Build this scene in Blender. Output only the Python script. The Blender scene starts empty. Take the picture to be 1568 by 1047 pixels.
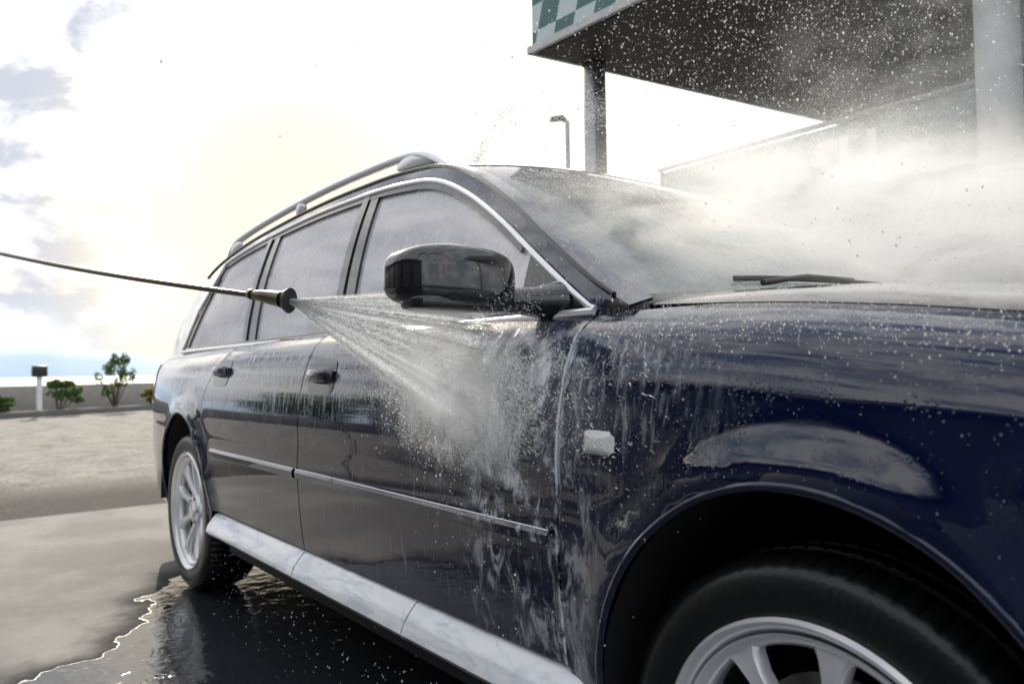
import bpy, bmesh, math, random
import numpy as np
from mathutils import Vector, Matrix
from mathutils.geometry import delaunay_2d_cdt
random.seed(3); rng=np.random.default_rng(5)
sc=bpy.context.scene
pi=math.pi
# ------------------------------------------------------------------ helpers
def new_obj(name,verts,faces,mat=None,parent=None,smooth=True,sharp=None):
    me=bpy.data.meshes.new(name)
    me.from_pydata([tuple(map(float,v)) for v in verts],[],[tuple(int(i) for i in f) for f in faces])
    me.update()
    if smooth:
        me.polygons.foreach_set('use_smooth',[True]*len(me.polygons))
        if sharp is not None:
            me.set_sharp_from_angle(angle=math.radians(sharp))
    ob=bpy.data.objects.new(name,me); sc.collection.objects.link(ob)
    if mat: me.materials.append(mat)
    if parent: ob.parent=parent
    return ob
def empty(name):
    e=bpy.data.objects.new(name,None); sc.collection.objects.link(e); e.empty_display_size=.1; return e
def hermite(xs,ys):
    xs=np.array(xs,float); ys=np.array(ys,float)
    if xs[0]>xs[-1]: xs=xs[::-1]; ys=ys[::-1]
    h=np.diff(xs); d=np.diff(ys)/h
    m=np.zeros(len(xs)); m[0]=d[0]; m[-1]=d[-1]
    m[1:-1]=(d[:-1]*h[1:]+d[1:]*h[:-1])/(h[:-1]+h[1:])
    def f(x):
        x=np.clip(np.asarray(x,float),xs[0],xs[-1])
        i=np.clip(np.searchsorted(xs,x)-1,0,len(xs)-2)
        t=(x-xs[i])/h[i]
        return ((2*t**3-3*t**2+1)*ys[i]+(t**3-2*t**2+t)*h[i]*m[i]+(-2*t**3+3*t**2)*ys[i+1]+(t**3-t**2)*h[i]*m[i+1])
    return f
def box(name,c,s,mat,parent=None,bevel=0.0,rot=0,seg=2):
    bm=bmesh.new(); bmesh.ops.create_cube(bm,size=1)
    for v in bm.verts: v.co=Vector((v.co.x*s[0],v.co.y*s[1],v.co.z*s[2]))
    if bevel>0: bmesh.ops.bevel(bm,geom=bm.edges[:],offset=bevel,segments=seg,affect='EDGES',profile=.5)
    M=Matrix.Translation(c)@Matrix.Rotation(rot,4,'Z'); bm.transform(M)
    me=bpy.data.meshes.new(name); bm.to_mesh(me); bm.free()
    ob=bpy.data.objects.new(name,me); sc.collection.objects.link(ob); me.materials.append(mat)
    if bevel>0:
        me.polygons.foreach_set('use_smooth',[True]*len(me.polygons)); me.set_sharp_from_angle(angle=math.radians(40))
    if parent: ob.parent=parent
    return ob
def sweep(name,pts,rad,mat,parent=None,n=10,cap=True,flat=None,up=Vector((0,0,1))):
    pts=[Vector(p) for p in pts]; V=[];F=[]
    if not hasattr(rad,'__len__'): rad=[rad]*len(pts)
    fa,fb=flat or (1,1)
    for i,p in enumerate(pts):
        t=(pts[min(i+1,len(pts)-1)]-pts[max(i-1,0)]).normalized()
        s=t.cross(up); s=s.normalized() if s.length>1e-4 else Vector((1,0,0))
        u=s.cross(t).normalized()
        for k in range(n):
            a=2*pi*k/n
            V.append(p+s*math.cos(a)*rad[i]*fa+u*math.sin(a)*rad[i]*fb)
    for i in range(len(pts)-1):
        for k in range(n):
            a=i*n+k;b=i*n+(k+1)%n
            F.append((a,b,b+n,a+n))
    if cap:
        F.append(tuple(range(n-1,-1,-1))); F.append(tuple((len(pts)-1)*n+k for k in range(n)))
    return new_obj(name,V,F,mat,parent,True,50)
def lathe(name,prof,c,mat,parent=None,n=96,rfun=None,side=1,sharp=35):
    V=[];F=[];m=len(prof)
    for k in range(n):
        a=2*pi*k/n
        for j,(r,y) in enumerate(prof):
            rr,yy=(r,y) if rfun is None else rfun(j,k,r,y)
            V.append((c[0]+rr*math.cos(a),c[1]+side*yy,c[2]+rr*math.sin(a)))
    for k in range(n):
        for j in range(m-1):
            a=k*m+j;b=((k+1)%n)*m+j
            F.append((a,a+1,b+1,b) if side>0 else (a,b,b+1,a+1))
    return new_obj(name,V,F,mat,parent,True,sharp)
def inside(poly,pts):
    x=pts[:,0];y=pts[:,1];r=np.zeros(len(pts),bool);n=len(poly);j=n-1
    for i in range(n):
        xi,yi=poly[i];xj,yj=poly[j]
        if yi!=yj:
            c=((yi>y)!=(yj>y))&(x<(xj-xi)*(y-yi)/(yj-yi)+xi); r^=c
        j=i
    return r
def densify(poly,st):
    out=[];n=len(poly)
    for i in range(n):
        a=np.array(poly[i],float);b=np.array(poly[(i+1)%n],float)
        k=max(1,int(math.ceil(np.linalg.norm(b-a)/st)))
        for q in range(k): out.append(tuple(a+(b-a)*q/k))
    return out
def panel(name,poly,surf,mat,parent,st=.03,depth=.012,off=0.0,mirror=False,outw=Vector((0,-1,.3))):
    P=densify(poly,st); A=np.array(P)
    lo=A.min(0);hi=A.max(0)
    gx=np.arange(lo[0]+st*.5,hi[0],st);gy=np.arange(lo[1]+st*.5,hi[1],st)
    G=np.array([(a,b) for a in gx for b in gy]) if len(gx) and len(gy) else np.zeros((0,2))
    if len(G):
        G=G[inside(P,G)]
    if len(G):
        d=np.min(np.hypot(G[:,None,0]-A[None,:,0],G[:,None,1]-A[None,:,1]),axis=1); G=G[d>st*.45]
    allp=[Vector(p) for p in P]+[Vector(g) for g in G]
    vs,es,fs=delaunay_2d_cdt(allp,[],[list(range(len(P)))],1,1e-6)[:3]
    uv=np.array([(v[0],v[1]) for v in vs])
    X=surf(uv[:,0],uv[:,1]); e=1e-3
    du=surf(uv[:,0]+e,uv[:,1])-surf(uv[:,0]-e,uv[:,1]); dv=surf(uv[:,0],uv[:,1]+e)-surf(uv[:,0],uv[:,1]-e)
    N=np.cross(du,dv); N/= (np.linalg.norm(N,axis=1)[:,None]+1e-12)
    ow=np.array(outw); sgn=np.sign((N@ow)); sgn[sgn==0]=1; 
    N*= (1 if np.sum(sgn)>=0 else -1)
    X=X+N*off
    V=[tuple(x) for x in X];F=[]
    for f in fs:
        a,b,c=[np.array(V[i]) for i in f[:3]]
        n=np.cross(b-a,c-a)
        F.append(tuple(f) if np.dot(n,N[f[0]])>0 else tuple(reversed(f)))
    if depth>0:
        cnt={}
        for f in F:
            for i in range(len(f)):
                a,b=f[i],f[(i+1)%len(f)]; k=(min(a,b),max(a,b)); cnt.setdefault(k,[]).append((a,b))
        bd=[v[0] for v in cnt.values() if len(v)==1]; m1={}
        for a,b in bd:
            for q in (a,b):
                if q not in m1:
                    m1[q]=len(V); V.append(tuple(X[q]-N[q]*depth))
            F.append((b,a,m1[a],m1[b]))
    if mirror:
        V=[(x,-y,z) for x,y,z in V]; F=[tuple(reversed(f)) for f in F]
    return new_obj(name,V,F,mat,parent,True,40)
# ------------------------------------------------------------------ materials
class NT:
    def __init__(s,name):
        s.mat=bpy.data.materials.new(name); s.mat.use_nodes=True; s.t=s.mat.node_tree; s.t.nodes.clear()
        s.out=s.n('ShaderNodeOutputMaterial')
    def n(s,ty,**k):
        nd=s.t.nodes.new(ty)
        for a,b in k.items(): setattr(nd,a,b)
        return nd
    def l(s,a,b): s.t.links.new(a,b)
    def setin(s,sock,v):
        if isinstance(v,bpy.types.NodeSocket): s.l(v,sock)
        else: sock.default_value=v
    def m(s,op,a,b=0.0,c=0.0,clamp=False):
        nd=s.n('ShaderNodeMath',operation=op,use_clamp=clamp)
        s.setin(nd.inputs[0],a); s.setin(nd.inputs[1],b); s.setin(nd.inputs[2],c); return nd.outputs[0]
    def ss(s,v,a,b,lo=0.0,hi=1.0):
        nd=s.n('ShaderNodeMapRange',interpolation_type='SMOOTHSTEP'); s.setin(nd.inputs['Value'],v)
        nd.inputs['From Min'].default_value=a; nd.inputs['From Max'].default_value=b
        nd.inputs['To Min'].default_value=lo; nd.inputs['To Max'].default_value=hi; return nd.outputs[0]
    def mix(s,f,a,b):
        nd=s.n('ShaderNodeMix',data_type='RGBA'); s.setin(nd.inputs[0],f); s.setin(nd.inputs[6],a); s.setin(nd.inputs[7],b); return nd.outputs[2]
    def co(s):
        return s.n('ShaderNodeTexCoord').outputs['Object']
    def mp(s,v,sc=(1,1,1),loc=(0,0,0),rot=(0,0,0)):
        nd=s.n('ShaderNodeMapping'); s.l(v,nd.inputs[0]); nd.inputs['Scale'].default_value=sc; nd.inputs['Location'].default_value=loc; nd.inputs['Rotation'].default_value=rot; return nd.outputs[0]
    def noise(s,v,scale,det=4,rough=.5,dist=0):
        nd=s.n('ShaderNodeTexNoise'); s.l(v,nd.inputs['Vector']); nd.inputs['Scale'].default_value=scale; nd.inputs['Detail'].default_value=det
        nd.inputs['Roughness'].default_value=rough; nd.inputs['Distortion'].default_value=dist; return nd.outputs['Fac']
    def vor(s,v,scale,feat='F1'):
        nd=s.n('ShaderNodeTexVoronoi',feature=feat); s.l(v,nd.inputs['Vector']); nd.inputs['Scale'].default_value=scale; return nd.outputs['Distance']
    def bump(s,h,st,dist=.01,nrm=None):
        nd=s.n('ShaderNodeBump'); s.l(h,nd.inputs['Height']); s.setin(nd.inputs['Strength'],st); nd.inputs['Distance'].default_value=dist
        if nrm: s.l(nrm,nd.inputs['Normal'])
        return nd.outputs[0]
    def pr(s,**k):
        p=s.n('ShaderNodeBsdfPrincipled')
        for a,b in k.items(): s.setin(p.inputs[a.replace('_',' ')],b)
        return p
    def fin(s,sh,vol=False):
        s.l(sh,s.out.inputs['Volume' if vol else 'Surface']); return s.mat
def simple(name,col,rough=.5,metal=0,coat=0,bump=0,bs=50,var=.25):
    t=NT(name); co=t.co(); nz=t.noise(co,bs*.2,3)
    c2=tuple(c*(1-var) for c in col); c3=tuple(min(1,c*(1+var)) for c in col)
    c=t.mix(nz,(*c2,1),(*c3,1))
    p=t.pr(Base_Color=c,Roughness=rough,Metallic=metal,Coat_Weight=coat)
    if bump: t.l(t.bump(t.noise(co,bs,4),bump,.004),p.inputs['Normal'])
    return t.fin(p.outputs[0])
def xyz(t,co):
    s=t.n('ShaderNodeSeparateXYZ'); t.l(co,s.inputs[0]); return s.outputs
def make_paint():
    t=NT('wet_navy_car_paint'); co=t.co(); X,Y,Z=xyz(t,co)
    swirl=t.noise(t.mp(co,(1,1,.75)),8,5,.66,1.4)
    fine=t.noise(t.mp(co,(1,1,.45)),34,5,.70,.9)
    streak=t.noise(t.mp(co,(42,42,2.6)),1,4,.6,.35)
    drip=t.noise(t.mp(co,(80,80,3.2)),1,4,.62,.35)
    sidem=t.ss(Y,-.55,-.75)
    dx=t.m('DIVIDE',t.m('ADD',X,.70),.34); dz=t.m('DIVIDE',t.m('SUBTRACT',Z,.80),.17)
    r2=t.m('ADD',t.m('MULTIPLY',dx,dx),t.m('MULTIPLY',dz,dz))
    imp=t.m('MULTIPLY',t.ss(r2,1.5,.0),sidem)
    dx2=t.m('DIVIDE',t.m('ADD',X,.53),.18)
    run=t.m('MULTIPLY',t.ss(t.m('MULTIPLY',dx2,dx2),1.5,0),t.ss(Z,.96,.86)); 
    run=t.m('MULTIPLY',run,t.ss(Z,.30,.72,.5,1))
    run=t.m('MULTIPLY',run,sidem)
    a=t.m('MULTIPLY',imp,t.ss(swirl,.40,.64)); 
    b=t.m('MULTIPLY',run,t.m('MULTIPLY',t.ss(fine,.46,.63),t.ss(swirl,.36,.56)))
    edge=t.m('ADD',.62,t.m('MULTIPLY',streak,.28))
    band=t.m('MULTIPLY',t.ss(t.m('SUBTRACT',Z,edge),-.01,.04),t.ss(Z,1.0,.86,.15,1))
    band=t.m('MULTIPLY',band,sidem)
    band=t.m('MULTIPLY',band,t.ss(X,-.02,-.30))
    c=t.m('MULTIPLY',band,t.ss(drip,.48,.70,.02,1.0))
    low=t.m('MULTIPLY',t.m('MULTIPLY',t.ss(drip,.56,.72),t.ss(streak,.42,.60)),t.m('MULTIPLY',.20,t.m('MULTIPLY',t.ss(X,-.1,-.4),sidem)))
    hood=t.m('MULTIPLY',t.ss(Z,.88,.94),t.m('MULTIPLY',t.ss(fine,.52,.74),.06))
    gp=t.m('ABSOLUTE',t.m('ADD',X,.432)); gapl=t.m('MULTIPLY',t.m('MULTIPLY',t.ss(gp,.008,.002),t.ss(fine,.40,.56)),t.m('MULTIPLY',sidem,t.ss(Z,.97,.90)))
    w=t.m('ADD',t.m('ADD',t.m('MULTIPLY',a,.62),t.m('MULTIPLY',b,.80)),t.m('ADD',t.m('MULTIPLY',c,.32),t.m('ADD',low,t.m('ADD',hood,t.m('MULTIPLY',gapl,.85)))),clamp=True)
    base=t.mix(t.noise(co,3,2),(.0013,.0035,.019,1),(.0028,.009,.050,1))
    col=t.mix(w,base,(.82,.86,.94,1))
    beads=t.vor(t.mp(co,(1,1,.8)),170); bm=t.ss(beads,.42,.12)
    bm=t.m('MULTIPLY',bm,t.ss(t.noise(co,14,3),.50,.64))
    h=t.m('ADD',t.m('MULTIPLY',bm,.25),t.m('ADD',t.m('MULTIPLY',w,.8),t.m('MULTIPLY',t.m('MULTIPLY',streak,sidem),.16)))
    nrm=t.bump(h,.20,.0028)
    p=t.pr(Base_Color=col,Roughness=t.m('ADD',.03,t.m('MULTIPLY',w,.35)),Metallic=.0,Coat_Weight=.7,Coat_Roughness=.01)
    t.l(nrm,p.inputs['Normal']); t.l(nrm,p.inputs['Coat Normal'])
    return t.fin(p.outputs[0])
def make_glass(tint,wet,nm='wet_glass',ior=1.6,base=.6,dif=.5):
    t=NT(nm); co=t.co()
    streak=t.noise(t.mp(co,(30,30,5)),1,4,.6,.5); sw=t.noise(co,11,4,.6,1.2)
    beads=t.ss(t.vor(t.mp(co,(1,1,.7)),130),.40,.1); beads=t.m('MULTIPLY',beads,t.ss(t.noise(co,9,3),.40,.6))
    nrm=t.bump(t.m('ADD',beads,t.m('MULTIPLY',streak,.5)),.25,.003)
    tr=t.n('ShaderNodeBsdfTransparent'); tr.inputs[0].default_value=(*tint,1)
    gl=t.n('ShaderNodeBsdfGlossy'); gl.inputs['Roughness'].default_value=.03; gl.inputs[0].default_value=(.97,.97,.98,1); t.l(nrm,gl.inputs['Normal'])
    fr=t.n('ShaderNodeFresnel'); fr.inputs[0].default_value=ior; t.l(nrm,fr.inputs['Normal'])
    m1=t.n('ShaderNodeMixShader'); t.l(t.m('ADD',fr.outputs[0],.03,clamp=True),m1.inputs[0]); t.l(tr.outputs[0],m1.inputs[1]); t.l(gl.outputs[0],m1.inputs[2])
    df=t.n('ShaderNodeBsdfDiffuse'); df.inputs[0].default_value=(.90,.89,.93,1)
    tl=t.n('ShaderNodeBsdfTranslucent'); tl.inputs[0].default_value=(.9,.9,.92,1)
    ad=t.n('ShaderNodeMixShader'); ad.inputs[0].default_value=1-dif; t.l(df.outputs[0],ad.inputs[1]); t.l(tl.outputs[0],ad.inputs[2])
    m2=t.n('ShaderNodeMixShader')
    w=t.m('ADD',wet*base,t.m('MULTIPLY',t.m('ADD',t.m('MULTIPLY',t.ss(streak,.45,.75),.6),t.m('ADD',t.ss(sw,.5,.72),t.m('MULTIPLY',beads,.6))),wet*.6),clamp=True)
    t.l(w,m2.inputs[0]); t.l(m1.outputs[0],m2.inputs[1]); t.l(ad.outputs[0],m2.inputs[2])
    return t.fin(m2.outputs[0])
PAINT=make_paint()
GLASS=make_glass((.92,.92,.94),.52,ior=3.8,base=.95,dif=.92)
WSG=make_glass((.50,.60,.60),.32,'wet_windscreen_glass')
BLK=simple('gloss_black_trim',(.012,.012,.014),.2,0,.5)
PLAST=simple('black_plastic',(.02,.02,.022),.45,bump=.2,bs=200)
DARK=simple('dark_interior',(.02,.02,.022),.8)
SEAT=simple('grey_seat_fabric',(.16,.16,.17),.9)
HEADL=simple('light_headliner',(.75,.74,.72),.9,var=.05)
CHROME=simple('chrome_trim',(.90,.90,.92),.22,.45,.3,var=.06)
RUB=simple('wet_tyre_rubber',(.008,.009,.010),.30,bump=.2,bs=120)
ALLOY=simple('silver_alloy',(.88,.89,.92),.25,.30,.6,var=.04)
DISC=simple('brake_disc_steel',(.25,.24,.23),.4,1)
def make_sill():
    t=NT('wet_silver_sill'); co=t.co(); nz=t.noise(t.mp(co,(9,9,30)),1,6,.6,.8)
    c=t.mix(t.ss(nz,.28,.58),(.60,.64,.74,1),(.92,.94,.97,1))
    p=t.pr(Base_Color=c,Roughness=.22,Metallic=.05,Coat_Weight=.8); t.l(t.bump(nz,.5,.004),p.inputs['Normal']); return t.fin(p.outputs[0])
SILL=make_sill()
LENS=simple('clear_lamp_lens',(.88,.88,.88),.10,0,1,bump=.8,bs=260,var=.12)
RED=simple('red_tail_lens',(.35,.02,.015),.15,0,1)
# ------------------------------------------------------------------ CAR
car=empty('station_wagon')
tk=[.20,.27,.37,.48,.585,.70,.80,.88,.94,.98,1.06,1.25,1.50,1.80]
yk=hermite(tk,[.80,.86,.882,.896,.903,.902,.892,.872,.842,.803,.735,.53,.28,0])
zk=hermite(tk,[.20,.27,.37,.48,.585,.70,.80,.88,.934,.960,.988,1.018,1.033,1.040])
wk=hermite([.2,.6,.75,.94,1.8],[0,0,.35,1,1])
dzk=hermite([-3.8,-3.4,-.43,0,.3,.6,.85,1.0],[.0,0,0,.022,.055,.105,.17,.24])
pk=hermite([-3.80,-3.5,-3.1,-2.6,-1.5,-.2,.3,.6,.85,1.0],[.86,.93,.975,.997,1.0,1.0,.99,.955,.88,.78])
AF=(.008,.33,.352,.39); AR=(-2.76,.33,.365,.385)
def S(x,t):
    x=np.asarray(x,float);t=np.asarray(t,float)
    tt=np.where(t>1.8,3.6-t,t); sg=np.where(t>1.8,1,-1)
    z=zk(tt)-dzk(x)*wk(tt); y=yk(tt)*pk(x)
    for (cx,cz,a,b) in (AF,AR):
        r=np.hypot((x-cx)/a,(z-cz)/b)
        y=y+.020*np.exp(-((r-1.02)/.13)**2)*np.where(z>.2,1,0)*np.clip((z-.1)/.3,0,1)*np.clip((.84-z)/.1,0,1)
    y=y-.004*np.exp(-((z-.66)/.03)**2)
    return np.stack([x,sg*y,z],axis=-1)
def arch(A,a0,a1,n=40):
    return [(A[0]+A[2]*math.cos(math.radians(a0+(a1-a0)*i/n)),A[1]+A[3]*math.sin(math.radians(a0+(a1-a0)*i/n))) for i in range(n+1)]
g=.0028
fender=[(-.43+g,.29)]+[p for p in arch(AF,186,-8)]+[(.80,.27),(.80,1.02),(.3,1.02),(-.20,1.02),(-.36,.995),(-.43+g,.978)]
fdoor=[(-.43-g,.372),(-.43-g,.978),(-1.53+g,.978),(-1.55+g,.80),(-1.55+g,.372)]
xr_=[(-2.36,.372),(-2.365,.42)]+[ (AR[0]+(AR[2]+.035)*math.cos(math.radians(a)),AR[1]+(AR[3]+.035)*math.sin(math.radians(a))) for a in range(14,62,4)]
rd_top=[(-2.50,.70),(-2.46,.80),(-2.36,.90),(-2.25,.978)]
rdoor=[(-1.55-g,.372),(-1.55-g,.80),(-1.53-g,.978)]+rd_top[::-1]+xr_[::-1]
quarter=[(p[0]-2*g,p[1]) for p in xr_]+[(p[0]-2*g,p[1]) for p in rd_top]+[(-3.74,.978),(-3.74,.27)]+[p for p in arch(AR,188,-6)][0:]
hood=[(-.345,1.028),(-.30,1.15),(-.25,1.4),(-.225,1.8),(-.25,2.2),(-.30,2.45),(-.345,2.572),(.80,2.572),(.84,2.2),(.86,1.8),(.84,1.4),(.80,1.028)]
for mir in (False,True):
    sfx='_left' if mir else '_right'
    panel('front_fender'+sfx,fender,S,PAINT,car,.022,.02,mirror=mir)
    panel('front_door'+sfx,fdoor,S,PAINT,car,.028,.02,mirror=mir)
    panel('rear_door'+sfx,rdoor,S,PAINT,car,.028,.02,mirror=mir)
    panel('rear_quarter'+sfx,quarter,S,PAINT,car,.03,.02,mirror=mir)
panel('hood',hood,S,PAINT,car,.035,.015,outw=Vector((0,0,1)))
ze=hermite([-.20,-.30,-.42,-.6,-.8,-1.0,-1.2,-1.45,-1.8,-2.4,-3.0,-3.25,-3.45,-3.65,-3.76],
           [.93,.950,1.005,1.115,1.240,1.345,1.422,1.461,1.478,1.465,1.408,1.352,1.235,1.06,.94])
zc=hermite([-.20,-.28,-.42,-.6,-.8,-1.0,-1.15,-1.4,-1.9,-2.5,-3.0,-3.3,-3.5,-3.7,-3.80],
           [.985,1.03,1.10,1.195,1.308,1.410,1.468,1.512,1.532,1.517,1.463,1.40,1.285,1.09,.94])
def Wg(x,z):
    u=np.clip((z-.958)/.5,-.1,1.2); return pk(x)*(.800-.12*u-.085*u*u)
def G(x,z):
    x=np.asarray(x,float);z=np.asarray(z,float); return np.stack([x,-Wg(x,z),z],axis=-1)
def T(x,v):
    x=np.asarray(x,float);v=np.asarray(v,float); sg=np.where(v>1,1,-1); w=np.where(v>1,2-v,v)
    w=np.clip(w,0,1)
    z0=ze(x); y0=Wg(x,z0)
    return np.stack([x,sg*y0*(1-w),z0+(zc(x)-z0)*(1-(1-w)**2.3)],axis=-1)
def topz(x,d): return float(ze(x))-d
xsA=list(np.linspace(-.45,-3.0,52))
CH=[(x,topz(x,.045)) for x in xsA]
wend=[(-3.03,1.28),(-3.12,1.15),(-3.2,1.0),(-3.2,.965)]
CHi=[p for p in CH if p[1]>.975]
glass_poly=[(-.46,.965)]+[(x,z-.004) for x,z in CHi]+wend
for mir in (False,True):
    sfx='_left' if mir else '_right'
    panel('side_glass'+sfx,glass_poly,G,GLASS,car,.04,0,off=-.006,mirror=mir)
    xs=list(np.linspace(-.40,-3.74,70))
    up=[(x,float(ze(x))) for x in xs]
    lo=[(x,topz(x,.045)) for x in xs if x>-3.02]
    poly=up+[(-3.74,.958),(-3.2,.958)]+wend[::-1][1:]+[(x,z) for x,z in lo[::-1] if z>.958]+[(-.43,.958)]
    panel('roof_side_frame'+sfx,poly,G,PAINT,car,.03,.0,mirror=mir)
    a=[(x,topz(x,.045)) for x in xsA if -.66>x]; b=[(x,topz(x,.070)) for x in xsA if -.66>x]
    panel('window_frame_top'+sfx,a+b[::-1],G,BLK,car,.03,.008,off=.003,mirror=mir)
    panel('window_frame_belt'+sfx,[(-.5,.958),(-3.2,.958),(-3.2,.984),(-.5,.984)],G,BLK,car,.03,.008,off=.004,mirror=mir)
    def pil(x0,x1,w0,w1):
        return [(x0-w0/2,.98),(x1-w1/2,topz(x1,.05)),(x1+w1/2,topz(x1,.05)),(x0+w0/2,.98)]
    panel('b_pillar'+sfx,pil(-1.455,-1.60,.055,.05),G,BLK,car,.03,.008,off=.002,mirror=mir)
    panel('b_pillar_rear'+sfx,pil(-1.525,-1.66,.045,.04),G,BLK,car,.03,.008,off=.0045,mirror=mir)
    panel('c_pillar'+sfx,pil(-2.22,-2.40,.06,.05),G,BLK,car,.03,.008,off=.002,mirror=mir)
    panel('c_pillar_rear'+sfx,pil(-2.30,-2.48,.04,.04),G,BLK,car,.03,.008,off=.0045,mirror=mir)
    panel('d_window_frame'+sfx,[(-3.2,.98),(-3.03,1.29),(-2.99,1.29),(-3.15,.98)],G,BLK,car,.03,.008,off=.002,mirror=mir)
    panel('mirror_sail'+sfx,[(-.46,.975),(-.66,1.10),(-.66,.975)],G,BLK,car,.03,.008,off=.005,mirror=mir)
    sy=1 if mir else -1
    pts=[(x,sy*(float(Wg(x,z))+.007),z) for x,z in [(-.435,.972)]+CHi+[(-3.04,1.27),(-3.13,1.15),(-3.22,.972)]]
    sweep('chrome_window_trim'+sfx,pts,.0052,CHROME,car,8,flat=(1,1.3))
    pts=[(x,sy*(float(pk(x))*.803+.004),.968) for x in np.linspace(-.435,-3.22,50)]
    sweep('chrome_belt_trim'+sfx,pts,.0062,CHROME,car,8,flat=(.8,1.2))
    xa=list(np.linspace(-.36,-1.19,24))
    panel('a_pillar'+sfx,[(x,0) for x in xa]+[(x,.075) for x in xa[::-1]],T,PAINT,car,.02,.006,mirror=mir,outw=Vector((0,0,1)))
    xd=list(np.linspace(-3.34,-3.74,12))
    panel('d_pillar'+sfx,[(x,0) for x in xd]+[(x,.12) for x in xd[::-1]],T,PAINT,car,.02,.006,mirror=mir,outw=Vector((-1,0,1)))
    xs=np.linspace(-1.24,-3.12,60); pts=[];rad=[]
    for i,x in enumerate(xs):
        u=i/59.; k=min(1,u/.12); k2=min(1,(1-u)/.08); lift=.050*math.sin(k*pi/2)*math.sin(k2*pi/2)
        z=float(ze(x))+.004+lift; pts.append((x,sy*(float(Wg(x,ze(x)))-.015),z)); rad.append(.010+.010*math.sin(k*pi/2)*math.sin(k2*pi/2))
    sweep('roof_rail'+sfx,pts,rad,ALLOY,car,12,flat=(.8,.75))
    for xf,ln in ((-1.42,.22),(-2.3,.09),(-3.0,.16)):
        q=[(xf-ln/2+ln*k/8, sy*(float(Wg(xf,ze(xf)))-.013), float(ze(xf-ln/2+ln*k/8))+.022+.012*math.sin(pi*k/8)) for k in range(9)]
        sweep('rail_foot'+sfx,q,[.008,.016,.021,.024,.025,.024,.021,.016,.008],ALLOY,car,12,flat=(.55,1.1))
    for x0,x1 in ((-.445,-1.54),(-1.56,-2.33)):
        V=[];F=[];n=30; pr=[(.598,.0),(.598,.009),(.590,.013),(.574,.012),(.568,.0)]
        for i in range(n+1):
            x=x0+(x1-x0)*i/n; 
            for (z,o) in pr:
                p=S(x,z); V.append((x,sy*(abs(float(p[1]))+o),z))
        for i in range(n):
            for j in range(4):
                a=i*5+j; F.append((a,a+1,a+6,a+5))
        F.append((0,1,2,3,4)); F.append(tuple(n*5+k for k in range(5)))
        new_obj('side_strip'+sfx,V,F,PAINT,car,True,30)
        sweep('side_strip_chrome'+sfx,[(x,sy*(abs(float(S(x,.598)[1]))+.009),.5985) for x in np.linspace(x0,x1,20)],.0012,CHROME,car,6)
    for x0,x1 in ((-.375,-.93),(-.936,-1.545),(-1.553,-2.35)):
        V=[];F=[];n=24; pr=[(.368,-.004),(.360,.014),(.345,.028),(.324,.044),(.302,.052),(.290,.042),(.283,.0),(.285,-.05)]
        for i in range(n+1):
            x=x0+(x1-x0)*i/n
            for (z,o) in pr: V.append((x,sy*(.872+o),z))
        m=len(pr)
        for i in range(n):
            for j in range(m-1):
                a=i*m+j; F.append((a,a+1,a+1+m,a+m))
        F.append(tuple(range(m))); F.append(tuple(n*m+k for k in range(m)))
        new_obj('sill_cover'+sfx,V,F,SILL,car,True,40)
    for hx,hz in ((-1.42,.842),(-2.29,.86)):
        q=lambda rx,rz,n=24:[(hx+rx*math.copysign(abs(math.cos(a))**.5,math.cos(a)),hz+rz*math.copysign(abs(math.sin(a))**.5,math.sin(a))) for a in [2*pi*k/n for k in range(n)]]
        panel('handle_recess'+sfx,q(.085,.046),S,BLK,car,.012,.004,off=.0015,mirror=mir)
        pts=[]
        for k in range(13):
            u=k/12; x=hx-.075+.15*u; b=abs(float(S(x,hz+.018)[1])); pts.append((x,sy*(b+.006+.020*math.sin(pi*u)**.6),hz+.016))
        sweep('door_handle'+sfx,pts,[.012]+[.0155]*11+[.012],PAINT,car,10,flat=(.6,1.15))
    hx,hz=-.332,.752
    q=[(hx+.033*math.copysign(abs(math.cos(a))**.45,math.cos(a)),hz+.0175*math.copysign(abs(math.sin(a))**.45,math.sin(a))) for a in [2*pi*k/64 for k in range(64)]]
    panel('repeater_bezel'+sfx,[(hx+(a-hx)*1.10,hz+(b-hz)*1.15) for a,b in q],S,BLK,car,.01,.004,off=.001,mirror=mir)
    def Sb(x,t,hx=hx,hz=hz):
        P=S(x,t); d=1-np.clip(np.maximum(((x-hx)/.033)**4,((t-hz)/.0175)**4),0,1); P[...,1]-=.009*d; return P
    panel('side_repeater_lamp'+sfx,q,Sb,LENS,car,.0035,.004,off=.003,mirror=mir)
    for A,nm in ((AF,'front'),(AR,'rear')):
        pts=[]
        for (x,z) in arch(A,184,-4,48):
            p=S(x,z); pts.append((x,sy*(abs(float(p[1]))-.004),z))
        sweep(nm+'_arch_lip'+sfx,pts,.007,PAINT,car,8)
        V=[];F=[];n=28
        for i in range(n+1):
            a=pi*i/n
            V.append((A[0]+A[2]*1.03*math.cos(a),sy*.89,A[1]-.01+A[3]*1.03*math.sin(a))); V.append((A[0]+A[2]*1.03*math.cos(a),sy*.50,A[1]-.01+A[3]*1.03*math.sin(a)))
        for i in range(n): F.append((2*i,2*i+1,2*i+3,2*i+2))
        F.append(tuple(2*i+1 for i in range(n+1)))
        new_obj(nm+'_wheel_liner'+sfx,V,F,DARK,car,True,40)
    panel('tail_lamp'+sfx,[(-3.56,.74),(-3.735,.72),(-3.735,.92),(-3.60,.92)],S,RED,car,.02,.004,off=.004,mirror=mir)
    panel('head_lamp'+sfx,[(.64,.66),(.79,.64),(.79,.84),(.70,.86)],S,LENS,car,.02,.004,off=.004,mirror=mir)
vv=list(np.linspace(0,2,31))
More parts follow.
